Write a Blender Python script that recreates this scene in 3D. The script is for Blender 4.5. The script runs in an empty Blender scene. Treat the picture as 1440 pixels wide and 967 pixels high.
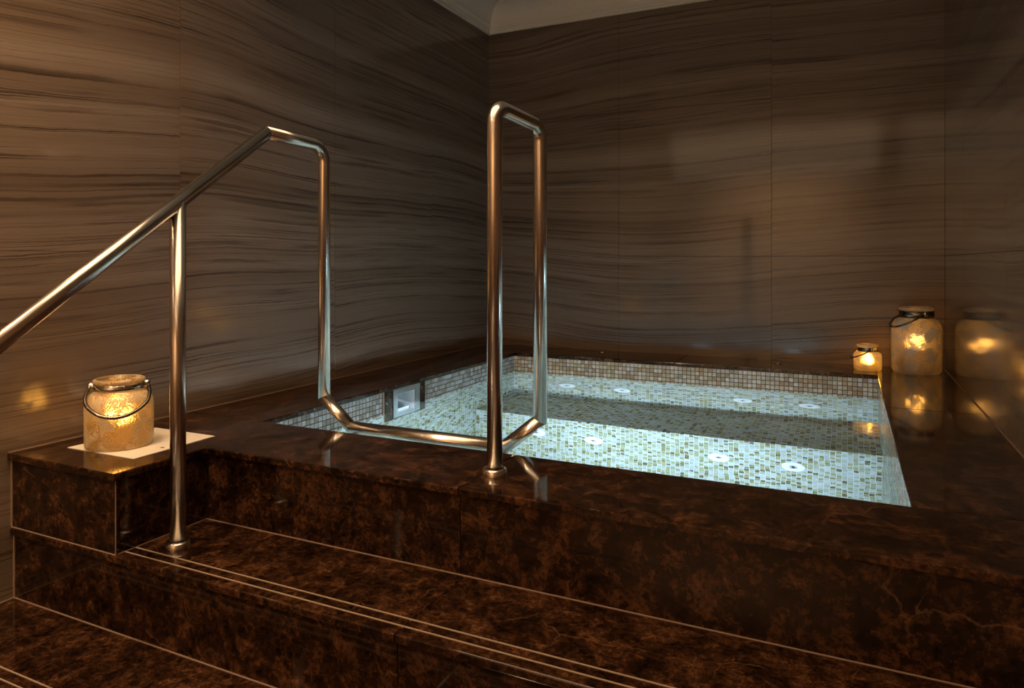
import bpy, bmesh, math, random
from mathutils import Vector, Matrix

# ------------------------------------------------------------------ camera, world, lights, exposure
# world frame: deck top is z = 0, back wall is y = 3.82, x runs along the back wall
S = bpy.context.scene
COL = S.collection
cam_data = bpy.data.cameras.new('camera')
cam = bpy.data.objects.new('camera', cam_data)
COL.objects.link(cam)
cam.location = (0, 0, 0.5)
cam.rotation_euler = (math.radians(90), 0, 0.4467)
cam_data.sensor_width = 36
cam_data.lens = 36 * 986.7 / 1440
cam_data.shift_y = -115.1 / 1440
cam_data.clip_start = 0.02
S.camera = cam

W = bpy.data.worlds.new('world')
S.world = W
W.use_nodes = True
W.node_tree.nodes['Background'].inputs[0].default_value = (1.0, 0.75, 0.5, 1)
W.node_tree.nodes['Background'].inputs[1].default_value = 0.02

S.view_settings.view_transform = 'Standard'
S.view_settings.look = 'None'
S.view_settings.gamma = 1
S.view_settings.use_curve_mapping = False
S.view_settings.exposure = 0.2


def area_lamp(name, loc, target, sx, sy, power, col, spread=180):
    l = bpy.data.lights.new(name, 'AREA')
    l.shape = 'RECTANGLE'
    l.size, l.size_y = sx, sy
    l.energy = power
    l.color = col
    l.spread = math.radians(spread)
    o = bpy.data.objects.new(name, l)
    COL.objects.link(o)
    o.location = loc
    d = Vector(target) - Vector(loc)
    o.rotation_euler = d.to_track_quat('-Z', 'Y').to_euler()
    return o


WARM = (1.0, 0.67, 0.39)
# unseen lamps on the stair side of the room: at the ceiling pointing down, one hung lower and turned to the pool
area_lamp('unseen_lamp', (-0.95, 0.65, 2.02), (-0.95, 0.65, 0), 1.6, 1.9, 17, WARM, 125)
area_lamp('unseen_lamp', (-0.8, -0.75, 1.75), (-0.8, 1.0, 1.3), 2.2, 0.55, 3.4, WARM)  # added lamp, hung out of view to brighten cornice and back wall
area_lamp('unseen_lamp', (-1.50, 0.65, 2.01), (-1.66, 0.85, 0), 0.2, 0.2, 8, WARM, 130)
area_lamp('unseen_lamp', (-1.50, -0.7, 2.02), (-1.70, -0.7, 0), 0.2, 0.2, 22, WARM, 140)  # added to light the left wall that the rail posts reflect
area_lamp('unseen_lamp', (-0.8, -1.7, 2.02), (-0.8, -2.2, 0), 1.6, 0.4, 100, WARM, 130)  # added to wash the rear wall, whose bounce warms the back wall

# ------------------------------------------------------------------ node helpers
class NT:
    def __init__(s, name):
        s.m = bpy.data.materials.new(name)
        s.m.use_nodes = True
        s.t = s.m.node_tree
        s.t.nodes.clear()
        s.out = s.t.nodes.new('ShaderNodeOutputMaterial')

    def n(s, kind, **kw):
        nd = s.t.nodes.new('ShaderNode' + kind)
        for k, v in kw.items():
            if k in nd.inputs:
                s.set(nd.inputs[k], v)
            else:
                setattr(nd, k, v)
        return nd

    def set(s, sock, v):
        if isinstance(v, bpy.types.NodeSocket):
            s.t.links.new(v, sock)
        else:
            if isinstance(v, (tuple, list)) and len(v) == 3 and sock.type == 'RGBA':
                v = (*v, 1)
            sock.default_value = v

    def math(s, op, a, b=0.0, c=0.0, clamp=False):
        nd = s.t.nodes.new('ShaderNodeMath')
        nd.operation = op
        nd.use_clamp = clamp
        for i, v in enumerate((a, b, c)):
            s.set(nd.inputs[i], v)
        return nd.outputs[0]

    def ramp(s, fac, stops, interp='LINEAR'):
        nd = s.t.nodes.new('ShaderNodeValToRGB')
        cr = nd.color_ramp
        cr.interpolation = interp
        while len(cr.elements) < len(stops):
            cr.elements.new(0.5)
        for e, (p, c) in zip(cr.elements, stops):
            e.position = p
            e.color = (*c, 1) if len(c) == 3 else c
        s.set(nd.inputs[0], fac)
        return nd.outputs[0]

    def mix(s, fac, a, b, blend='MIX'):
        nd = s.t.nodes.new('ShaderNodeMix')
        nd.data_type = 'RGBA'
        nd.blend_type = blend
        s.set(nd.inputs[0], fac)
        s.set(nd.inputs[6], a)
        s.set(nd.inputs[7], b)
        return nd.outputs[2]

    def combine(s, x, y, z):
        nd = s.t.nodes.new('ShaderNodeCombineXYZ')
        for i, v in enumerate((x, y, z)):
            s.set(nd.inputs[i], v)
        return nd.outputs[0]

    def position(s):
        return s.n('NewGeometry').outputs['Position']

    def bump(s, h, strength, dist):
        return s.n('Bump', Height=h, Strength=strength, Distance=dist).outputs[0]

    def finish(s, sh):
        s.t.links.new(sh, s.out.inputs[0])
        return s.m


def principled(t, **kw):
    nd = t.t.nodes.new('ShaderNodeBsdfPrincipled')
    for k, v in kw.items():
        t.set(nd.inputs[k.replace('_', ' ')], v)
    return nd


def plain(name, col, rough=0.5, metal=0.0, spec=0.5):
    t = NT(name)
    nz = t.n('TexNoise', Vector=t.position(), Scale=40.0, Detail=3.0)
    c = t.mix(t.math('MULTIPLY', nz.outputs[0], 0.25), col, tuple(x * 0.8 for x in col))
    p = principled(t, Base_Color=c, Roughness=rough, Metallic=metal, Specular_IOR_Level=spec)
    return t.finish(p.outputs[0])


# ------------------------------------------------------------------ materials
def mat_wall_stone():
    t = NT('striped_stone')
    sp = t.n('SeparateXYZ', Vector=t.position())
    rnd = t.n('ObjectInfo').outputs['Random']
    along = t.math('ADD', sp.outputs[0], sp.outputs[1])
    z = sp.outputs[2]
    slow = t.n('TexNoise', Vector=t.combine(along, t.math('MULTIPLY', z, 0.8), 0.0), Scale=0.55, Detail=0.5)
    mid = t.n('TexNoise', Vector=t.combine(t.math('MULTIPLY', along, 0.6), t.math('MULTIPLY', z, 5.0), 3.0), Scale=3.0, Detail=6.0, Roughness=0.6)
    h = t.math('ADD', z, t.math('MULTIPLY', slow.outputs[0], 0.34))
    h = t.math('ADD', h, t.math('MULTIPLY', mid.outputs[0], 0.020))
    rag = t.n('TexNoise', Vector=t.combine(t.math('MULTIPLY', along, 26.0), t.math('MULTIPLY', z, 60.0), 5.0), Scale=1.0, Detail=3.0)
    h = t.math('ADD', h, t.math('MULTIPLY', rag.outputs[0], 0.0045))
    h = t.math('ADD', h, t.math('MULTIPLY', rnd, 0.016))
    broad = t.n('TexNoise', noise_dimensions='1D', W=t.math('MULTIPLY', h, 6.0), Scale=1.0, Detail=2.0).outputs[0]
    base = t.ramp(broad, [(0.3, (0.134, 0.090, 0.058)), (0.5, (0.182, 0.128, 0.086)), (0.7, (0.240, 0.176, 0.124))])
    # fibrous grain
    grain = t.n('TexNoise', Vector=t.combine(t.math('MULTIPLY', along, 5.0), t.math('MULTIPLY', h, 260.0), 0.0), Scale=1.0, Detail=4.0).outputs[0]
    base = t.mix(t.math('MULTIPLY', t.math('SUBTRACT', grain, 0.35), 0.9, clamp=True), base, (0.09, 0.064, 0.048))
    # thin dark veins at irregular levels
    v1 = t.n('TexNoise', noise_dimensions='1D', W=t.math('MULTIPLY', h, 13.0), Scale=1.0, Detail=4.0, Roughness=0.62).outputs[0]
    r1 = t.math('ABSOLUTE', t.math('SUBTRACT', v1, 0.52))
    fade = t.n('TexNoise', Vector=t.combine(along, t.math('MULTIPLY', h, 9.0), 7.0), Scale=1.7, Detail=2.0).outputs[0]
    l1 = t.ramp(r1, [(0.0, (1, 1, 1)), (0.010, (0.7, 0.7, 0.7)), (0.016, (0.25, 0.25, 0.25)), (0.04, (0, 0, 0))])
    l1 = t.math('MULTIPLY', l1, t.ramp(fade, [(0.38, (0.1, 0.1, 0.1)), (0.6, (1, 1, 1))]))
    base = t.mix(t.math('MULTIPLY', l1, 0.85), base, (0.03, 0.018, 0.012))
    v2 = t.n('TexNoise', noise_dimensions='1D', W=t.math('ADD', t.math('MULTIPLY', h, 31.0), 40.0), Scale=1.0, Detail=3.0).outputs[0]
    l2 = t.ramp(t.math('ABSOLUTE', t.math('SUBTRACT', v2, 0.5)), [(0.0, (1, 1, 1)), (0.05, (0, 0, 0))])
    fade2 = t.n('TexNoise', Vector=t.combine(along, t.math('MULTIPLY', h, 14.0), 1.0), Scale=2.6, Detail=2.0).outputs[0]
    l2 = t.math('MULTIPLY', l2, t.ramp(fade2, [(0.42, (0, 0, 0)), (0.6, (1, 1, 1))]))
    base = t.mix(t.math('MULTIPLY', l2, 0.65), base, (0.05, 0.032, 0.022))
    p = principled(t, Base_Color=base, Roughness=t.math('ADD', 0.07, t.math('MULTIPLY', grain, 0.06)), Specular_IOR_Level=0.5)
    return t.finish(p.outputs[0])


def mat_marble():
    t = NT('dark_brown_marble')
    rnd = t.n('ObjectInfo').outputs['Random']
    off = t.n('VectorMath', operation='ADD')
    t.set(off.inputs[0], t.position())
    t.set(off.inputs[1], t.combine(t.math('MULTIPLY', rnd, 5.0), t.math('MULTIPLY', rnd, 3.0), rnd))
    pos = off.outputs[0]
    warp = t.n('TexNoise', Vector=pos, Scale=9.0, Detail=5.0, Roughness=0.65)
    wv = t.n('VectorMath', operation='MULTIPLY_ADD')
    t.set(wv.inputs[0], warp.outputs[1])
    wv.inputs[1].default_value = (0.07, 0.07, 0.07)
    t.set(wv.inputs[2], pos)
    p2 = wv.outputs[0]
    cloud = t.n('TexNoise', Vector=p2, Scale=19.0, Detail=9.0, Roughness=0.76).outputs[0]
    base = t.ramp(cloud, [(0.38, (0.004, 0.0018, 0.0011)), (0.50, (0.021, 0.0085, 0.0038)), (0.61, (0.066, 0.027, 0.0115)), (0.76, (0.14, 0.064, 0.029))])
    fine = t.n('TexNoise', Vector=pos, Scale=95.0, Detail=5.0, Roughness=0.75).outputs[0]
    base = t.mix(1.0, base, t.ramp(fine, [(0.36, (0.36, 0.33, 0.31)), (0.52, (1.1, 1.1, 1.1)), (0.68, (2.0, 1.95, 1.9))]), 'MULTIPLY')
    vor = t.n('TexVoronoi', feature='DISTANCE_TO_EDGE', Vector=p2, Scale=42.0).outputs['Distance']
    net = t.ramp(vor, [(0.0, (1, 1, 1)), (0.02, (0.55, 0.55, 0.55)), (0.10, (0, 0, 0))])
    patch = t.n('TexNoise', Vector=pos, Scale=5.0, Detail=4.0).outputs[0]
    net = t.math('MULTIPLY', net, t.ramp(patch, [(0.42, (0, 0, 0)), (0.66, (1, 1, 1))]))
    base = t.mix(t.math('MULTIPLY', net, 0.28), base, (0.095, 0.042, 0.018))
    # dark pits
    v2 = t.n('TexVoronoi', Vector=p2, Scale=26.0).outputs['Distance']
    pit = t.ramp(v2, [(0.12, (1, 1, 1)), (0.32, (0, 0, 0))])
    base = t.mix(t.math('MULTIPLY', pit, 0.75), base, (0.004, 0.002, 0.0015))
    # rare pale crack veins
    v3 = t.n('TexVoronoi', feature='DISTANCE_TO_EDGE', Vector=p2, Scale=3.1).outputs['Distance']
    cr = t.ramp(v3, [(0.0, (1, 1, 1)), (0.006, (0, 0, 0))])
    cr = t.math('MULTIPLY', cr, t.ramp(warp.outputs[0], [(0.5, (0, 0, 0)), (0.62, (1, 1, 1))]))
    base = t.mix(t.math('MULTIPLY', cr, 0.5), base, (0.20, 0.10, 0.05))
    p = principled(t, Base_Color=base, Roughness=0.07, Specular_IOR_Level=0.5)
    return t.finish(p.outputs[0])


def mat_steel():
    t = NT('brushed_steel')
    nz = t.n('TexNoise', Vector=t.position(), Scale=300.0, Detail=2.0).outputs[0]
    p = principled(t, Base_Color=(0.70, 0.64, 0.57), Metallic=1.0, Roughness=t.math('ADD', 0.17, t.math('MULTIPLY', nz, 0.1)))
    return t.finish(p.outputs[0])


PAL_WATERLINE = [(0.48, 0.34, 0.20), (0.60, 0.46, 0.30), (0.38, 0.25, 0.13), (0.50, 0.43, 0.33), (0.42, 0.34, 0.18),
                 (0.62, 0.51, 0.38), (0.44, 0.26, 0.12), (0.54, 0.40, 0.24), (0.34, 0.24, 0.14), (0.66, 0.57, 0.46)]
PAL_SIDE_COOL_LIT = [(0.40, 0.38, 0.34), (0.50, 0.48, 0.45), (0.30, 0.27, 0.22), (0.46, 0.45, 0.44), (0.36, 0.34, 0.25),
            (0.55, 0.54, 0.52), (0.33, 0.29, 0.25), (0.44, 0.41, 0.37), (0.26, 0.24, 0.20), (0.58, 0.57, 0.56)]  # waterline tile made greyer: cool pool light put into the colour
PAL_DEEP = [(0.42, 0.43, 0.34), (0.52, 0.56, 0.56), (0.31, 0.33, 0.15), (0.58, 0.62, 0.64), (0.37, 0.39, 0.21), (0.48, 0.51, 0.46),
            (0.12, 0.095, 0.03), (0.50, 0.55, 0.57), (0.35, 0.33, 0.15), (0.43, 0.46, 0.40), (0.22, 0.21, 0.075), (0.46, 0.50, 0.50)]


def mat_tile(name, pal, from_object):
    t = NT(name)
    if from_object:
        r = t.n('ObjectInfo').outputs['Random']
    else:
        r = t.n('Attribute', attribute_name='tile_random').outputs['Fac']
    n = len(pal)
    c = t.ramp(r, [(i / n, pal[i]) for i in range(n)], 'CONSTANT')
    sq = t.n('VectorMath', operation='MULTIPLY')
    t.set(sq.inputs[0], t.position())
    sq.inputs[1].default_value = (1.0, 1.0, 2.6)
    nz = t.n('TexNoise', Vector=sq.outputs[0], Scale=120.0, Detail=4.0, Roughness=0.7).outputs[0]
    c = t.mix(t.ramp(nz, [(0.4, (0, 0, 0)), (0.72, (0.55, 0.55, 0.55))]), c, (0.13, 0.10, 0.06))
    c = t.mix(t.ramp(nz, [(0.28, (0.5, 0.5, 0.5)), (0.45, (0, 0, 0))]), c, (0.75, 0.72, 0.66))
    p = principled(t, Base_Color=c, Roughness=0.18, Specular_IOR_Level=0.6)
    return t.finish(p.outputs[0])


def mat_water():
    t = NT('clear_water')
    nz = t.n('TexNoise', Vector=t.position(), Scale=5.0, Detail=2.0).outputs[0]
    g = t.n('BsdfGlass', Color=(0.93, 0.985, 1.0), Roughness=0.0, IOR=1.333)
    t.set(g.inputs['Normal'], t.bump(nz, 0.25, 0.006))
    return t.finish(g.outputs[0])


def emit_mat(name, col, strength):
    t = NT(name)
    e = t.n('Emission', Color=col, Strength=strength)
    return t.finish(e.outputs[0])


def mat_crackle(name, tint, scale, milk):
    """frosted crackle glass: milky shell that passes the light of the candle, clear flecks in it"""
    t = NT(name)
    tc = t.n('TexCoord').outputs['Object']
    nz = t.n('TexNoise', Vector=tc, Scale=scale, Detail=5.0, Roughness=0.75).outputs[0]
    vo = t.n('TexVoronoi', feature='DISTANCE_TO_EDGE', Vector=tc, Scale=scale * 1.3).outputs['Distance']
    big = t.n('TexNoise', Vector=tc, Scale=scale * 0.12, Detail=2.0).outputs[0]
    fleck = t.math('ADD', t.math('MULTIPLY', nz, 0.6), t.math('MULTIPLY', big, 0.55))
    fleck = t.ramp(fleck, [(0.555, (0, 0, 0)), (0.59, (1, 1, 1))])
    crack = t.ramp(vo, [(0.0, (1, 1, 1)), (0.10, (0, 0, 0))])
    col = t.mix(t.math('MULTIPLY', crack, 0.45), tint, tuple(x * 0.3 for x in tint))
    df = t.n('BsdfDiffuse', Color=col)
    tr = t.n('BsdfTranslucent', Color=t.mix(0.5, col, (0.5, 0.36, 0.2)))
    milky = t.n('MixShader', Fac=milk)
    t.set(milky.inputs[1], df.outputs[0]); t.set(milky.inputs[2], tr.outputs[0])
    rf = t.n('BsdfRefraction', Color=(1.0, 0.78, 0.42), Roughness=0.42, IOR=1.3)
    body = t.n('MixShader')
    t.set(body.inputs[0], t.math('ADD', 0.06, t.math('MULTIPLY', fleck, 0.75)))
    t.set(body.inputs[1], milky.outputs[0]); t.set(body.inputs[2], rf.outputs[0])
    gl = t.n('BsdfGlossy', Color=(1, 1, 1), Roughness=0.16)
    fr = t.n('Fresnel', IOR=1.5)
    outer = t.n('MixShader')
    t.set(outer.inputs[0], t.math('MULTIPLY', fr.outputs[0], 0.9))
    t.set(outer.inputs[1], body.outputs[0]); t.set(outer.inputs[2], gl.outputs[0])
    nb = t.bump(nz, 0.4, 0.002)
    for nd in (df, gl):
        t.set(nd.inputs['Normal'], nb)
    facet = t.n('TexVoronoi', Vector=tc, Scale=scale * 1.5).outputs['Distance']
    t.set(rf.inputs['Normal'], t.bump(facet, 1.0, 0.006))
    return t.finish(outer.outputs[0])


M = {}
M['stone'] = mat_wall_stone()
M['marble'] = mat_marble()
M['steel'] = mat_steel()
M['mortar'] = plain('dark_mortar', (0.10, 0.075, 0.055), 0.8)
M['grout'] = plain('pale_grout', (0.27, 0.18, 0.13), 0.7)
M['grout_brown'] = plain('brown_grout', (0.07, 0.04, 0.022), 0.8)
M['grout_white'] = plain('white_grout', (0.62, 0.64, 0.62), 0.8)
M['strip'] = plain('grip_strip', (0.30, 0.22, 0.155), 0.6)
M['plaster'] = plain('cream_plaster', (0.76, 0.69, 0.58), 0.55)
M['rear'] = plain('beige_paint', (0.55, 0.42, 0.30), 0.7)
M['white'] = plain('white_plastic', (0.85, 0.87, 0.88), 0.3)
M['chrome'] = plain('chrome', (0.75, 0.73, 0.70), 0.1, 1.0)
M['darkmetal'] = plain('dark_metal', (0.22, 0.19, 0.16), 0.22, 1.0)
M['paper'] = plain('cream_card', (0.80, 0.74, 0.64), 0.6)
M['ink'] = plain('dark_print', (0.02, 0.02, 0.02), 0.6)
M['black'] = plain('dark_hole', (0.01, 0.012, 0.014), 0.6)
M['tile_deep'] = mat_tile('deep_mosaic', PAL_DEEP, False)
M['tile_line'] = mat_tile('waterline_mosaic', PAL_WATERLINE, False)
M['tile_line_one'] = mat_tile('waterline_mosaic_single', PAL_WATERLINE, True)
M['tile_side'] = mat_tile('side_mosaic_cool_lit', PAL_SIDE_COOL_LIT, False)
M['tile_side_one'] = mat_tile('side_mosaic_cool_lit_single', PAL_SIDE_COOL_LIT, True)
M['water'] = mat_water()
M['lens'] = emit_mat('pool_lamp_lens', (0.58, 0.81, 1.0), 5.0)
M['bulb'] = emit_mat('candle_bulb', (1.0, 0.55, 0.14), 42.0)
M['bulb_tall'] = emit_mat('candle_bulb_tall', (1.0, 0.55, 0.16), 30.0)
M['bulb_small'] = emit_mat('candle_bulb_small', (1.0, 0.55, 0.14), 110.0)
M['wax'] = plain('ivory_wax', (0.75, 0.62, 0.42), 0.6)
M['crackle_a'] = mat_crackle('crackle_glass_honey', (0.70, 0.56, 0.36), 190.0, 0.14)
M['crackle_b'] = mat_crackle('crackle_glass_silver', (0.62, 0.57, 0.50), 170.0, 0.06)
M['rimglass'] = plain('frosted_rim', (0.62, 0.50, 0.32), 0.2)


# ------------------------------------------------------------------ mesh helpers
def link(name, me, mat, parent=None):
    o = bpy.data.objects.new(name, me)
    if mat is not None and not me.materials:
        me.materials.append(mat)
    COL.objects.link(o)
    if parent is not None:
        o.parent = parent
    return o


def from_bm(name, bm, mat, parent=None, smooth=False):
    bmesh.ops.recalc_face_normals(bm, faces=bm.faces)
    me = bpy.data.meshes.new(name)
    if smooth:
        for f in bm.faces:
            f.smooth = True
    bm.to_mesh(me)
    bm.free()
    return link(name, me, mat, parent)


def add_box(bm, x0, x1, y0, y1, z0, z1):
    r = bmesh.ops.create_cube(bm, size=1.0)
    for v in r['verts']:
        v.co = Vector(((x0 + x1) / 2 + v.co.x * (x1 - x0), (y0 + y1) / 2 + v.co.y * (y1 - y0), (z0 + z1) / 2 + v.co.z * (z1 - z0)))
    return r['verts']


def box(name, x0, x1, y0, y1, z0, z1, mat, parent=None, bevel=0.0, seg=1):
    bm = bmesh.new()
    add_box(bm, x0, x1, y0, y1, z0, z1)
    if bevel:
        bmesh.ops.bevel(bm, geom=bm.edges[:], offset=bevel, segments=seg, profile=0.5, affect='EDGES')
    return from_bm(name, bm, mat, parent)


def boxes(name, lst, mat, parent=None):
    bm = bmesh.new()
    for b in lst:
        add_box(bm, *b)
    return from_bm(name, bm, mat, parent)


def prism(name, outline, z0, z1, mat, parent=None, bevel=0.0):
    bm = bmesh.new()
    vs = [bm.verts.new((x, y, z0)) for x, y in outline]
    f = bm.faces.new(vs)
    r = bmesh.ops.extrude_face_region(bm, geom=[f])
    for v in r['geom']:
        if isinstance(v, bmesh.types.BMVert):
            v.co.z = z1
    if bevel:
        bmesh.ops.recalc_face_normals(bm, faces=bm.faces)
        bmesh.ops.bevel(bm, geom=bm.edges[:], offset=bevel, segments=2, profile=0.5, affect='EDGES')
    return from_bm(name, bm, mat, parent)


def lathe(name, prof, mat, parent=None, n=48, loc=(0, 0, 0), smooth=True):
    """prof: (radius, height) points from bottom to top; radius 0 closes"""
    bm = bmesh.new()
    rings = []
    for r, z in prof:
        if r < 1e-6:
            rings.append([bm.verts.new((loc[0], loc[1], loc[2] + z))])
        else:
            rings.append([bm.verts.new((loc[0] + r * math.cos(2 * math.pi * i / n), loc[1] + r * math.sin(2 * math.pi * i / n), loc[2] + z)) for i in range(n)])
    for a, b in zip(rings, rings[1:]):
        for i in range(n):
            j = (i + 1) % n
            if len(a) == 1 and len(b) == 1:
                continue
            if len(a) == 1:
                bm.faces.new((a[0], b[i], b[j]))
            elif len(b) == 1:
                bm.faces.new((a[i], a[j], b[0]))
            else:
                bm.faces.new((a[i], a[j], b[j], b[i]))
    me = bpy.data.meshes.new(name)
    for f in bm.faces:
        f.smooth = smooth
    bm.to_mesh(me)
    bm.free()
    return link(name, me, mat, parent)


def fillet(pts, radii, seg=10):
    out = [Vector(pts[0])]
    for i in range(1, len(pts) - 1):
        p, a, b = Vector(pts[i]), Vector(pts[i - 1]), Vector(pts[i + 1])
        r = radii.get(i, 0)
        if not r:
            out.append(p)
            continue
        da, db = (a - p).normalized(), (b - p).normalized()
        ang = da.angle(db)
        dist = r / math.tan(ang / 2)
        c = p + (da + db).normalized() * (r / math.sin(ang / 2))
        s, e = p + da * dist - c, p + db * dist - c
        tot = s.angle(e)
        ax = s.cross(e).normalized()
        for k in range(seg + 1):
            out.append(c + Matrix.Rotation(tot * k / seg, 3, ax) @ s)
    out.append(Vector(pts[-1]))
    return out


def tube(name, path, rad, mat, parent=None, n=32, start=None, end=None, caps=True):
    """sweep a circle along path; start / end = direction of the neighbouring tube for a mitred end"""
    path = [Vector(p) for p in path]
    bm = bmesh.new()
    d0 = (path[1] - path[0]).normalized()
    ref = Vector((0, 0, 1)) if abs(d0.z) < 0.9 else Vector((1, 0, 0))
    nx = d0.cross(ref).normalized()
    rings = []
    cur = [path[0] + (nx * math.cos(2 * math.pi * i / n) + d0.cross(nx) * math.sin(2 * math.pi * i / n)) * rad for i in range(n)]
    for k in range(len(path)):
        din = (path[k] - path[k - 1]).normalized() if k > 0 else (Vector(start) if start else None)
        dout = (path[k + 1] - path[k]).normalized() if k < len(path) - 1 else (Vector(end) if end else None)
        run = din if k > 0 else dout
        if din is not None and dout is not None:
            m = (din + dout).normalized()
        else:
            m = run
        cur = [p + run * ((path[k] - p).dot(m) / run.dot(m)) for p in cur]
        rings.append([bm.verts.new(p) for p in cur])
    for a, b in zip(rings, rings[1:]):
        for i in range(n):
            j = (i + 1) % n
            f = bm.faces.new((a[i], a[j], b[j], b[i]))
            f.smooth = True
    if caps:
        bm.faces.new(rings[0][::-1])
        bm.faces.new(rings[-1])
    bmesh.ops.recalc_face_normals(bm, faces=bm.faces)
    me = bpy.data.meshes.new(name)
    bm.to_mesh(me)
    bm.free()
    return link(name, me, mat, parent)


def tag(o, label=None, cat=None, group=None, kind=None):
    if label: o['label'] = label
    if cat: o['category'] = cat
    if group: o['group'] = group
    if kind: o['kind'] = kind
    return o


def empty(name, loc=(0, 0, 0)):
    o = bpy.data.objects.new(name, None)
    o.empty_display_size = 0.05
    COL.objects.link(o)
    o.location = loc
    return o


def struct(o, label, cat):
    return tag(o, label, cat, kind='structure')


# ------------------------------------------------------------------ key planes
XL, XR, YB, YR = -1.988, 0.407, 3.82, -2.6          # room faces
PXL, PXR, PYF, PYB = -1.66, 0.116, 1.649, 3.5       # pool opening
ZT, ZF, ZG = -0.197, -0.386, -0.58                  # step tread, lower tread, room floor
WL = -0.106                                         # water level
ZSEAT, ZPF, YBEN = -0.65, -1.25, 3.06               # bench top, pool floor, bench face
ZC, ZTOP = 2.05, 1.89                               # ceiling, top of stone
YN, XBLK = 1.35, -1.561                             # deck nosing, end of raised block
G = 0.0012                                          # half joint

# ------------------------------------------------------------------ walls (backing + stone slabs)
ZROWS = [-0.60, -0.28, 0.53, 1.34, ZTOP + 0.02]


def slab_wall(name, axis, const, cuts, zrows, label, inward):
    th = 0.012
    if axis == 'x':
        a, b = sorted((const - inward * th, const - inward * (th + 0.08)))
        back = box(name, a, b, cuts[0], cuts[-1], zrows[0], ZC, M['mortar'])
    else:
        a, b = sorted((const - inward * th, const - inward * (th + 0.08)))
        back = box(name, cuts[0], cuts[-1], a, b, zrows[0], ZC, M['mortar'])
    struct(back, label, 'wall')
    for c0, c1 in zip(cuts, cuts[1:]):
        for z0, z1 in zip(zrows, zrows[1:]):
            lo, hi = sorted((const, const - inward * th))
            if axis == 'x':
                box('wall_slab', lo, hi, c0 + G / 2, c1 - G / 2, z0 + G / 2, z1 - G / 2, M['stone'], back, 0.0006)
            else:
                box('wall_slab', c0 + G / 2, c1 - G / 2, lo, hi, z0 + G / 2, z1 - G / 2, M['stone'], back, 0.0006)
    return back


slab_wall('wall_left', 'x', XL, [YR, -1.5, -0.71, 0.065, 0.84, 1.617, 2.39, 3.166, YB], ZROWS, 'polished brown striped stone wall beside the handrail', 1)
slab_wall('wall_back', 'y', YB, [XL, -1.164, -0.354, XR], ZROWS, 'polished brown striped stone wall behind the pool', -1)
slab_wall('wall_right', 'x', XR, [YR, -1.67, -0.86, -0.04, 0.775, 1.59, 2.415, 3.236, YB], ZROWS, 'polished striped stone wall beside the large jar', -1)
struct(box('wall_rear', XL, XR, YR - 0.1, YR, ZG - 0.02, ZC, M['rear']), 'beige painted wall opposite the pool', 'wall')
struct(box('ceiling', XL - 0.1, XR + 0.1, YR - 0.1, YB + 0.1, ZC, ZC + 0.1, M['plaster']), 'white plaster ceiling', 'ceiling')
struct(box('floor', XL, XR, YR, 0.86, ZG - 0.06, ZG, M['marble']), 'dark brown marble floor at the foot of the steps', 'floor')

# cornice: profile (distance from wall, height above stone)
CORN = [(0, 0), (0.014, 0), (0.016, 0.006), (0.014, 0.020), (0.018, 0.024), (0.018, 0.034), (0.024, 0.038)]
for k in range(9):
    a = math.pi / 2 * k / 8
    CORN.append((0.120 - 0.090 * math.cos(a), 0.045 + 0.095 * math.sin(a)))
CORN += [(0.130, 0.142), (0.130, 0.152), (0.138, 0.154), (0.138, ZC - ZTOP), (0, ZC - ZTOP)]


def cornice(name, side, label):
    bm = bmesh.new()
    ends = []
    for e in (0, 1):
        ring = []
        for d, h in CORN:
            if side == 'left':
                ring.append(bm.verts.new((XL + d, YR if e == 0 else YB - d, ZTOP + h)))
            elif side == 'right':
                ring.append(bm.verts.new((XR - d, YR if e == 0 else YB - d, ZTOP + h)))
            else:
                ring.append(bm.verts.new((XL + d if e == 0 else XR - d, YB - d, ZTOP + h)))
        ends.append(ring)
    a, b = ends
    for i in range(len(a)):
        j = (i + 1) % len(a)
        bm.faces.new((a[i], a[j], b[j], b[i]))
    bm.faces.new(a[::-1]); bm.faces.new(b)
    return struct(from_bm(name, bm, M['plaster']), label, 'cornice')


cornice('trim_1', 'left', 'white coved cornice along the top of the left stone wall')
cornice('trim_2', 'back', 'white coved cornice along the top of the wall behind the pool')
cornice('trim_3', 'right', 'white coved cornice along the top of the wall by the large jar')

# ------------------------------------------------------------------ deck
TH = 0.018
deck = boxes('pool_deck', [
    (XL, XR, YN + 0.024, PYF - 0.03, ZG, -TH + 0.001),
    (XL, XBLK - 0.022, 1.085 + 0.024, YN + 0.024, ZG, -TH + 0.001),
    (XL, -1.86, PYF - 0.03, YB, -0.4, -TH + 0.001),
    (PXR + 0.03, XR, PYF - 0.03, YB, -0.4, -TH + 0.001),
    (-1.86, PXR + 0.03, PYB + 0.03, YB, -0.4, -TH + 0.001),
], M['grout'])
struct(deck, 'polished dark brown marble deck around the sunken pool', 'deck')


def deck_slab(outline):
    return prism('marble_slab', outline, -TH, 0.0, M['marble'], deck, 0.003)


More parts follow.
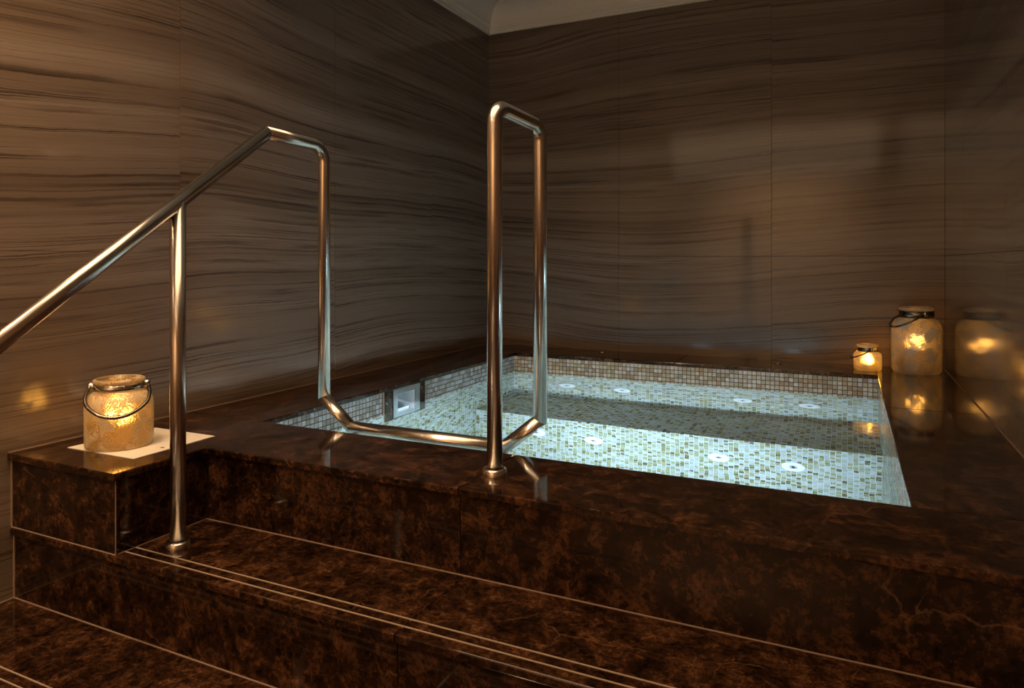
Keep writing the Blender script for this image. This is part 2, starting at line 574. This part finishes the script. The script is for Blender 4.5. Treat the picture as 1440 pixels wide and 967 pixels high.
XJ = -0.78
deck_slab([(XL + G, 1.085), (XBLK, 1.085), (XBLK, YN), (XJ - G / 2, YN), (XJ - G / 2, PYF), (XL + G, PYF)])
deck_slab([(XJ + G / 2, YN), (XR - G, YN), (XR - G, PYF), (XJ + G / 2, PYF)])
for y0, y1 in ((PYF, 2.74), (2.74, YB)):
    deck_slab([(XL + G, y0 + G / 2), (PXL, y0 + G / 2), (PXL, y1 - G / 2), (XL + G, y1 - G / 2)])
    deck_slab([(PXR, y0 + G / 2), (XR - G, y0 + G / 2), (XR - G, y1 - G / 2), (PXR, y1 - G / 2)])
for x0, x1 in ((PXL, XJ), (XJ, PXR)):
    deck_slab([(x0 + G / 2, PYB), (x1 - G / 2, PYB), (x1 - G / 2, YB - G), (x0 + G / 2, YB - G)])
# riser slabs of the deck
for x0, x1 in ((XBLK - 0.010, XJ), (XJ, XR)):
    box('riser_slab', x0 + G / 2, x1 - G / 2, YN + 0.011, YN + 0.023, ZT + 0.001, -TH, M['marble'], deck, 0.0008)
box('riser_slab', XL + 0.004, XBLK - 0.009, 1.098, 1.108, ZT + 0.001, -TH, M['marble'], deck, 0.0008)
box('riser_slab', XBLK - 0.021, XBLK - 0.010, 1.1095, YN + 0.010, ZT + 0.001, -TH, M['marble'], deck, 0.0008)
# pale joint lines where deck meets wall and treads
g = 0.0028
for b in [(XL, XL + g, 1.09, YB, -0.002, 0.0012), (XR - g, XR, YN, YB, -0.002, 0.0012),
          (XBLK - 0.012, XR, YN + 0.009, YN + 0.012, ZT - 0.001, ZT + 0.0018),
          (XBLK - 0.0125, XBLK - 0.0085, 1.10, YN + 0.012, ZT - 0.001, ZT + 0.0016),
          (XL, XL + 0.0045, 1.0955, 1.099, ZT, -TH),
          (XBLK - 0.0105, XBLK - 0.0085, 1.0965, 1.0985, ZT, -TH),
          (XL, XBLK - 0.009, 1.0955, 1.0985, ZT - 0.001, ZT + 0.0015)]:
    box('grout_joint', *b, M['grout'], deck)

# ------------------------------------------------------------------ steps
steps = boxes('marble_steps', [
    (XL, XR, 1.118, YN + 0.0235, ZG, ZT - TH - 0.0005),
    (XL, XR, 0.872, 1.118, ZG, ZF - TH - 0.0005),
], M['grout'])
struct(steps, 'polished dark brown marble steps leading up to the pool deck', 'steps')
XS = -0.769
for x0, x1 in ((XL, XS), (XS, XR)):
    prism('tread_slab', [(x0 + G / 2, 1.092), (x1 - G / 2, 1.092), (x1 - G / 2, YN + 0.0235), (x0 + G / 2, YN + 0.0235)], ZT - TH, ZT, M['marble'], steps, 0.003)
    box('riser_slab', x0 + G / 2 + (0.003 if x0 == XL else 0), x1 - G / 2, 1.104, 1.117, ZF + 0.001, ZT - TH, M['marble'], steps, 0.0008)
    prism('tread_slab', [(x0 + G / 2, 0.846), (x1 - G / 2, 0.846), (x1 - G / 2, 1.117), (x0 + G / 2, 1.117)], ZF - TH, ZF, M['marble'], steps, 0.003)
    box('riser_slab', x0 + G / 2, x1 - G / 2, 0.859, 0.871, ZG + 0.001, ZF - TH, M['marble'], steps, 0.0008)
for y in (1.121, 1.149):
    box('grip_strip', XBLK - 0.008, XR, y - 0.0017, y + 0.0017, ZT - 0.002, ZT + 0.0012, M['strip'], steps)
for y in (0.875, 0.9015):
    box('grip_strip', XL, XR, y - 0.0017, y + 0.0017, ZF - 0.002, ZF + 0.0012, M['strip'], steps)
for b in [(XL, XR, 1.1015, 1.1045, ZF - 0.001, ZF + 0.0018), (XL, XL + 0.0035, 1.1015, 1.105, ZF, ZT - TH),
          (XL, XL + g, 0.85, 1.104, ZF - 0.001, ZF + 0.0015)]:
    box('grout_joint', *b, M['grout'], steps)

# ------------------------------------------------------------------ pool basin
random.seed(7)
TXL, TXR, TYF, TYB = PXL - 0.004, PXR + 0.004, PYF - 0.004, PYB + 0.004   # tile faces
q = 0.0014
SK0, SK1, SKZ = 2.29, 2.603, -0.25          # marble panel round the skimmer
HO0, HO1, HZ0, HZ1 = 2.385, 2.520, -0.19, -0.040
WLB = -0.118                                 # foot of the waterline band
basin = boxes('pool_basin', [
    (-1.86, TXR + 0.03, TYF - 0.025, TYF - q, ZPF - 0.05, -TH + 0.001),
    (TXR + q, TXR + 0.025, TYF - q, TYB + 0.025, ZPF - 0.05, -TH + 0.001),
    (-1.86, TXR + q, TYB + q, TYB + 0.025, ZPF - 0.05, -TH + 0.001),
    (-1.86, TXR + q, TYF - q, TYB + q, ZPF - 0.05, ZPF - q),
    (TXL - q, TXR + q, YBEN + q, TYB + q, ZPF - q, ZSEAT - q),
    # left wall, round the skimmer throat
    (-1.86, TXL - q, TYF - q, HO0, ZPF - q, -TH + 0.001),
    (-1.86, TXL - q, HO1, TYB + q, ZPF - q, -TH + 0.001),
    (-1.86, TXL - q, HO0, HO1, ZPF - q, HZ0),
    (-1.86, TXL - q, HO0, HO1, HZ1, -TH + 0.001),
], M['grout_white'])
struct(basin, 'sunken square pool lined with small pearly mosaic tiles', 'pool')

P, TS = 0.0206, 0.0191                       # tile pitch and size


class Tiles:
    def __init__(s):
        s.v, s.f, s.r = [], [], []

    def add(s, c, u, v, n, su=TS, sv=TS):
        b = len(s.v)
        h = 0.0026
        rnd = random.random()
        jit = n * random.uniform(-0.0004, 0.0003)
        for k, (off, sc) in enumerate(((-h, 1.0), (0.0, 0.92))):
            for a, d in ((-1, -1), (1, -1), (1, 1), (-1, 1)):
                s.v.append(c + u * (a * su * sc / 2) + v * (d * sv * sc / 2) + n * off + jit)
        s.f.append((b + 4, b + 5, b + 6, b + 7))
        for i in range(4):
            j = (i + 1) % 4
            s.f.append((b + i, b + j, b + 4 + j, b + 4 + i))
        s.r += [rnd] * 5

    def field(s, o, u, v, lu, lv, skip=None, stagger=False):
        n = u.cross(v)
        nu, nv = int(round(lu / P)), max(1, int(round(lv / P)))
        pu, pv = lu / nu, lv / nv
        for i in range(nu):
            for j in range(nv):
                sh = (pv * 0.5 if (stagger and i % 2) else 0)
                c = o + u * (pu * (i + 0.5)) + v * (pv * (j + 0.5) + sh)
                if stagger and j == nv - 1 and i % 2:
                    c = o + u * (pu * (i + 0.5)) + v * (pv * 0.25)
                    s.add(c, u, v, n, pu * TS / P, pv * 0.45)
                    c = o + u * (pu * (i + 0.5)) + v * (lv - pv * 0.25)
                    s.add(c, u, v, n, pu * TS / P, pv * 0.45)
                    continue
                if skip and skip(c):
                    continue
                s.add(c, u, v, n, pu * TS / P, pv * TS / P)

    def build(s, name, mat):
        me = bpy.data.meshes.new(name)
        me.from_pydata(s.v, [], s.f)
        at = me.attributes.new('tile_random', 'FLOAT', 'FACE')
        at.data.foreach_set('value', s.r)
        return tag(link(name, me, mat, basin), kind='stuff')


X, Y, Z = Vector((1, 0, 0)), Vector((0, 1, 0)), Vector((0, 0, 1))
T = Tiles()
LX, LY = TXR - TXL, TYB - TYF
T.field(Vector((TXL, TYB, ZSEAT)), X, Z, LX, WLB - ZSEAT)                       # back wall under water (faces -y)
T.field(Vector((TXL, YBEN, ZSEAT)), X, Y, LX, TYB - YBEN)                       # bench top
T.field(Vector((TXL, YBEN, ZPF)), X, Z, LX, ZSEAT - ZPF, stagger=True)          # bench face
T.field(Vector((TXL, TYF, ZPF)), X, Y, LX, YBEN - TYF)                          # floor
T.field(Vector((TXL, TYF, ZPF)), Y, Z, LY, WLB - ZPF, skip=lambda c: (SK0 < c.y < SK1 and c.z > SKZ) or (c.y > YBEN and c.z < ZSEAT))
T.field(Vector((TXR, TYB, ZPF)), -Y, Z, LY, WLB - ZPF, skip=lambda c: c.y > YBEN and c.z < ZSEAT)
T.field(Vector((TXR, TYF, ZPF)), -X, Z, LX, WLB - ZPF)
T.build('mosaic_tiles', M['tile_deep'])

# waterline band: dark joints behind it, single tiles where they show largest, the rest joined
boxes('waterline_joint', [
    (TXL, TXR, TYB + 0.0012, TYB + q, WLB, -TH),
    (TXL - q, TXL - 0.0012, TYF, SK0, WLB, -TH), (TXL - q, TXL - 0.0012, SK1, TYB, WLB, -TH),
    (TXR + 0.0012, TXR + q, TYF, TYB, WLB, -TH)], M['grout_brown'], basin)
B = Tiles()
BL = Tiles()
hb = -TH - WLB
tb = hb / 5
one = Tiles()
one.add(Vector((0, 0, 0)), X, Z, -Y, P * 0.9, tb * 0.88)
tile_me = bpy.data.meshes.new('mosaic_tile')
tile_me.from_pydata(one.v, [], one.f)
tile_me.materials.append(M['tile_line_one'])
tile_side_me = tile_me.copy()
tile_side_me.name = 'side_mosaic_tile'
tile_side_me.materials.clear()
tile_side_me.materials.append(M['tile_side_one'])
singles = 0


def band(o, u, lu, single, skip=None, me=None, rest=None):
    global singles
    nu = int(round(lu / P))
    pu = lu / nu
    n = u.cross(Z)
    for i in range(nu):
        for j in range(5):
            c = o + u * (pu * (i + 0.5)) + Z * (tb * (j + 0.5))
            if skip and skip(c):
                continue
            if singles < 300 and single(c):
                t = bpy.data.objects.new('mosaic_tile', me or tile_me)
                COL.objects.link(t)
                t.parent = basin
                t.location = c + n * random.uniform(-0.0004, 0.0003)
                t.rotation_euler = (0, 0, math.atan2(u.y, u.x))
                singles += 1
            else:
                (rest or B).add(c, u, Z, n, pu * 0.9, tb * 0.88)


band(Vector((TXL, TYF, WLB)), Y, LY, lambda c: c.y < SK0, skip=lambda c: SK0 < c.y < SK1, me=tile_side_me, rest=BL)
band(Vector((TXL, TYB, WLB)), X, LX, lambda c: c.x > TXR - 0.64)
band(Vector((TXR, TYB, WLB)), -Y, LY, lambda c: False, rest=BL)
band(Vector((TXR, TYF, WLB)), -X, LX, lambda c: False)
B.build('waterline_tiles', M['tile_line'])
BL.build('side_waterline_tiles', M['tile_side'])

# marble panel round the skimmer, with tan edge trim
for b in [(SK0 + 0.006, HO0 - 0.028, SKZ, -TH), (HO1 + 0.028, SK1 - 0.004, SKZ, -TH), (HO0 - 0.028, HO1 + 0.028, SKZ, HZ0 - 0.03)]:
    box('marble_panel', TXL - 0.006, TXL - 0.0005, *b, M['marble'], basin)
box('edge_trim', TXL - 0.006, TXL + 0.001, SK0, SK0 + 0.006, SKZ, -TH, plain('tan_trim', (0.45, 0.30, 0.17), 0.4), basin)

# skimmer
sk = empty('skimmer', (TXL, (HO0 + HO1) / 2, HZ0))


def part(name, lst, mat, root):
    o = boxes(name, lst, mat)
    o.data.transform(Matrix.Translation(-root.location))
    o.parent = root
    return o


tag(sk, 'square steel framed skimmer opening in the pool side wall', 'skimmer')
fx0, fx1 = TXL - 0.003, TXL + 0.004
part('frame', [(fx0, fx1, HO0 - 0.029, HO1 + 0.029, HZ1, -0.0185), (fx0, fx1, HO0 - 0.029, HO1 + 0.029, HZ0 - 0.029, HZ0),
               (fx0, fx1, HO0 - 0.029, HO0, HZ0, HZ1), (fx0, fx1, HO1, HO1 + 0.029, HZ0, HZ1)], plain('satin_steel', (0.62, 0.64, 0.68), 0.28, 1.0), sk)
part('throat', [(-1.80, -1.795, HO0, HO1, HZ0, HZ1), (-1.795, fx0, HO0, HO0 + 0.003, HZ0, HZ1), (-1.795, fx0, HO1 - 0.003, HO1, HZ0, HZ1),
                (-1.795, fx0, HO0 + 0.003, HO1 - 0.003, HZ1 - 0.003, HZ1), (-1.795, fx0, HO0 + 0.003, HO1 - 0.003, HZ0, HZ0 + 0.003)], M['white'], sk)
part('weir_flap', [(TXL - 0.030, TXL - 0.025, HO0 + 0.012, HO1 - 0.012, HZ0 + 0.004, -0.11)], M['white'], sk)


# spa jets
def jet(loc, label, group):
    r = empty('spa_jet', loc)
    tag(r, label, 'jet', group)
    a = lathe('face_plate', [(0.014, 0.0), (0.015, 0.005), (0.030, 0.0065), (0.036, 0.005), (0.040, 0.0065), (0.045, 0.004), (0.046, -0.002)], M['white'], r, 32)
    b = lathe('nozzle', [(0, 0.002), (0.006, 0.003), (0.010, 0.006), (0.0145, 0.005), (0.0145, -0.002)], plain('grey_nozzle', (0.45, 0.47, 0.5), 0.4), r, 24)
    c = lathe('orifice', [(0, 0.0042), (0.0055, 0.004), (0.0055, 0.002)], M['black'], r, 16)
    r.rotation_euler = (math.radians(90), 0, 0)


where = ['closest to the skimmer wall', 'second from the skimmer wall', 'third from the skimmer wall', 'farthest from the skimmer wall']
for x, w in zip((-1.351, -1.05, -0.455, -0.16), where):
    jet((x, TYB, -0.380), 'white round jet in the submerged backrest wall, ' + w, 'jets in the backrest wall')
for x, w in zip((-1.34, -1.05, -0.495, -0.20), where):
    jet((x, YBEN, -0.893), 'white round jet in the bench front, ' + w, 'jets in the bench front')

# pool lamps: one in the side wall by the jars, two in the near wall under the deck edge
LAMPS = [((TXR, 2.02, -0.47), 90, 17, 120, 'round underwater lamp in the pool side wall below the tall jar side'),
         ((-1.10, TYF, -0.84), 0, 6.2, 84, 'round underwater lamp in the near pool wall, closer to the skimmer wall'),
         ((-0.40, TYF, -0.84), 0, 6.2, 84, 'round underwater lamp in the near pool wall, farther from the skimmer wall')]
for loc, turn, power, spread, lab in LAMPS:
    r = empty('pool_lamp', loc)
    tag(r, lab, 'lamp', 'underwater lamps')
    lathe('bezel', [(0.075, 0.0), (0.076, 0.012), (0.088, 0.010), (0.092, 0.0)], M['chrome'], r, 40)
    lathe('lens', [(0.075, 0.004), (0.05, 0.009), (0, 0.011)], M['lens'], r, 40)
    r.rotation_euler = (math.radians(-90), 0, math.radians(turn))
    beam = bpy.data.lights.new('pool_lamp_beam', 'AREA')
    beam.shape = 'DISK'
    beam.size = 0.14
    beam.energy = power
    beam.color = (0.58, 0.81, 1.0)
    beam.spread = math.radians(spread)
    bo = bpy.data.objects.new('pool_lamp_beam', beam)
    COL.objects.link(bo)
    d = Vector((-math.sin(math.radians(turn)), math.cos(math.radians(turn)), 0))
    bo.location = Vector(loc) + d * 0.016
    bo.rotation_euler = (math.radians(90), 0, math.radians(turn))

# water
me = bpy.data.meshes.new('water')
me.from_pydata([(TXL, TYF, WL), (TXR, TYF, WL), (TXR, TYB, WL), (TXL, TYB, WL)], [], [(0, 1, 2, 3)])
tag(link('water', me, M['water']), 'still clear water glowing pale blue in the pool', 'water', kind='stuff')

# ------------------------------------------------------------------ handrail
R = 0.0185
XA, XB, YBK, ZH, ZM, ZBAR = -1.48, -0.744, 1.728, 0.862, 0.078, -0.006
rail = empty('handrail', (XB, 1.471, 0))
tag(rail, 'brushed steel tube handrail with sloped rail, cross bar and tall hoop', 'handrail')
inv = Matrix.Translation(-rail.location)


def rt(name, pts, radii=None, **kw):
    o = tube(name, fillet(pts, radii or {}), R, M['steel'], **kw)
    o.data.transform(inv)
    o.parent = rail
    return o


peak = Vector((XA, 1.487, 0.864))
low = Vector((XA, 0.7965, 0.346))
sd = (peak - low).normalized()
end = low - sd * ((low.y - 0.50) / sd.y)
rt('sloped_rail', [end, peak], end=Y)
dn = Vector((0, 0, -1))
an = Vector((0.105, 0, ZBAR - ZM)).normalized()
rt('descending_rail', [peak, (XA, YBK, ZH), (XA, YBK, ZM)], {1: 0.055}, start=sd, end=an)
pa = Vector((XA + 0.105, YBK, ZBAR))
pb = Vector((XB - 0.105, YBK, ZBAR))
up = Vector((0.105, 0, ZM - ZBAR)).normalized()
rt('angled_tube', [(XA, YBK, ZM), pa], start=dn, end=X)
rt('cross_bar', [pa, pb], start=an, end=up)
rt('angled_tube', [pb, (XB, YBK, ZM)], start=X, end=Z)
rt('hoop', [(XB, YBK, ZM), (XB, YBK, ZH), (XB - 0.006, 1.471, ZH + 0.006), (XB - 0.006, 1.471, 0.0)], {1: 0.045, 2: 0.042}, start=up)
tpost = low + sd * ((1.196 - low.y) / sd.y)
rt('support_post', [(XA, 1.196, ZT), (XA, 1.196, tpost.z)])
rt('lower_post', [(XA, 0.60, ZG), (XA, 0.60, (low + sd * ((0.60 - low.y) / sd.y)).z)])


def collar(x, y, z):
    o = lathe('base_collar', [(R + 0.0005, 0.017), (R + 0.008, 0.016), (R + 0.0105, 0.012), (R + 0.0105, 0.0005)], M['steel'], None, 40, (x, y, z))
    o.data.transform(inv)
    o.parent = rail


collar(XB - 0.006, 1.471, 0)
collar(XA, 1.196, ZT)
collar(XA, 0.60, ZG)
for x in (XA + 0.14, XB - 0.095):
    o = box('wall_bracket', x - 0.008, x + 0.008, PYF - 0.004, YBK - R + 0.002, ZBAR - 0.040, ZBAR - 0.008, M['steel'], None, 0.002)
    o.data.transform(inv)
    o.parent = rail


# ------------------------------------------------------------------ candle jars
def jar(name, loc, label, body, band_prof, rim, mat, bulbmat, bulb_r, bulb_z, bail, face, group):
    r = empty(name, loc)
    tag(r, label, 'candle jar', group)
    nm = label.split()[0]
    k = {'squat': 0.871, 'tall': 0.874, 'tiny': 0.894}[nm]      # radii to real girth
    body, band_prof, rim = ([(a * k, b) for a, b in pr] for pr in (body, band_prof, rim))
    bail = (bail[0] * k, bail[1], bail[2] * k, bail[3], bail[4] * k, bail[5])
    sh = lathe('glass_body', body, mat, r, 64)
    lathe('neck_band', band_prof, M['chrome'] if nm == 'squat' else M['darkmetal'], r, 48)
    lathe('glass_rim', rim, mat, r, 48)
    br = body[1][0]
    wax = lathe('candle', [(0, 0.004), (bulb_r * 1.9, 0.004), (bulb_r * 1.9, bulb_z - bulb_r * 1.3), (bulb_r * 1.5, bulb_z - bulb_r), (0, bulb_z - bulb_r * 1.05)], M['wax'], r, 24)
    prof = [(0, bulb_z - bulb_r)] + [(bulb_r * math.sin(math.pi * k / 10) * (1 - 0.35 * k / 10), bulb_z - bulb_r * math.cos(math.pi * k / 10) * (1 if k < 5 else 1.7)) for k in range(1, 10)] + [(0, bulb_z + bulb_r * 1.7)]
    lathe('flame_bulb', prof, bulbmat, wax, 16)
    # bail handle: arc from one ear to the other, hanging on the side given by face
    nr, ez, reach, lowz, wid, wr = bail
    f = Vector((math.cos(face), math.sin(face), 0))
    s = Vector((-f.y, f.x, 0))
    pts = []
    for k in range(25):
        a = math.pi * k / 24
        w = math.cos(a)
        d = math.sin(a)
        wd = nr + (wid - nr) * min(1, 2.2 * d) if abs(w) > 0.3 else wid
        wd = nr * (1 - min(1, d * 1.6)) + wid * min(1, d * 1.6)
        pts.append(s * (w * wd) + f * (reach * d) + Z * (ez + (lowz - ez) * (d ** 1.2)))
    h = tube('bail_handle', pts, wr, M['darkmetal'], r, 12)
    for sg in (1, -1):
        o = lathe('ear', [(0, -0.0), (wr * 2.2, 0), (wr * 2.6, wr * 1.2), (wr * 2.2, wr * 3), (0, wr * 3)], M['chrome'], r, 16)
        o.data.transform(Matrix.Translation(s * (sg * (nr - wr * 1.5)) + Z * ez) @ Vector((0, 0, 1)).rotation_difference(s * sg).to_matrix().to_4x4())
    return r


def wall_prof(outer, th):
    """outer profile bottom-to-top, with an inner return"""
    inner = [(max(a - th, 0), b + (th if a == 0 or i <= 1 else 0)) for i, (a, b) in enumerate(outer)]
    return outer


# card under the left jar
cd = prism('paper_card', [(-1.895, 1.187), (-1.633, 1.190), (-1.638, 1.447), (-1.882, 1.443)], 0.0003, 0.0018, M['paper'])
tag(cd, 'square cream card lying on the deck under a candle jar', 'card')
box('printed_mark', -1.668, -1.656, 1.292, 1.298, 0.0017, 0.0021, M['ink'], cd)

jar('candle_jar', (-1.796, 1.266, 0.0020), 'squat honey coloured crackle glass jar standing on the cream card',
    [(0, 0.0), (0.090, 0.0), (0.0955, 0.004), (0.0965, 0.012), (0.0968, 0.06), (0.0968, 0.112), (0.095, 0.124), (0.089, 0.136), (0.079, 0.145), (0.070, 0.149), (0.067, 0.152), (0.066, 0.170)],
    [(0.0665, 0.150), (0.0685, 0.151), (0.0685, 0.168), (0.0665, 0.169)],
    [(0.066, 0.169), (0.071, 0.171), (0.0735, 0.176), (0.072, 0.181), (0.066, 0.183), (0.060, 0.181), (0.058, 0.172)],
    M['crackle_a'], M['bulb'], 0.013, 0.085, (0.078, 0.163, 0.112, 0.092, 0.104, 0.0050), math.atan2(-1.262, 1.803) - 0.10, 'candle jars')

jar('candle_jar', (0.280, 3.675, 0.0), 'tall silvery crackle glass jar in the deck corner by the walls',
    [(0, 0.0), (0.106, 0.0), (0.113, 0.005), (0.1165, 0.016), (0.117, 0.08), (0.117, 0.195), (0.115, 0.212), (0.108, 0.228), (0.098, 0.239), (0.086, 0.245), (0.080, 0.248), (0.078, 0.28)],
    [(0.0785, 0.247), (0.081, 0.248), (0.081, 0.279), (0.0785, 0.280)],
    [(0.078, 0.281), (0.083, 0.283), (0.0865, 0.288), (0.085, 0.294), (0.078, 0.297), (0.070, 0.295), (0.068, 0.283)],
    M['crackle_b'], M['bulb_tall'], 0.015, 0.135, (0.086, 0.268, 0.125, 0.205, 0.105, 0.0042), math.radians(205), 'candle jars')

jar('candle_jar', (0.082, 3.655, 0.0), 'tiny bright yellow crackle glass jar between the pool corner and the tall jar',
    [(0, 0.0), (0.060, 0.0), (0.065, 0.003), (0.0665, 0.010), (0.0668, 0.04), (0.0668, 0.066), (0.064, 0.076), (0.057, 0.082), (0.047, 0.085), (0.045, 0.087), (0.045, 0.106)],
    [(0.0455, 0.086), (0.047, 0.087), (0.047, 0.104), (0.0455, 0.105)],
    [(0.045, 0.106), (0.050, 0.108), (0.0525, 0.113), (0.051, 0.118), (0.046, 0.120), (0.041, 0.118), (0.039, 0.108)],
    M['crackle_a'], M['bulb_small'], 0.009, 0.045, (0.049, 0.096, 0.085, 0.058, 0.060, 0.003), math.radians(205), 'candle jars')

# chrome air buttons on the rear deck
for x, y, lab in ((-1.231, 3.73, 'small round chrome button on the rear deck nearer the skimmer side'), (-0.313, 3.705, 'small round chrome button on the rear deck nearer the tiny jar')):
    r = empty('air_button', (x, y, 0))
    tag(r, lab, 'button', 'deck buttons')
    lathe('bezel', [(0.013, 0.003), (0.016, 0.005), (0.021, 0.004), (0.023, 0.0002)], M['chrome'], r, 32)
    lathe('push_cap', [(0, 0.0055), (0.008, 0.005), (0.0128, 0.003), (0.0128, 0.0005)], M['chrome'], r, 24)
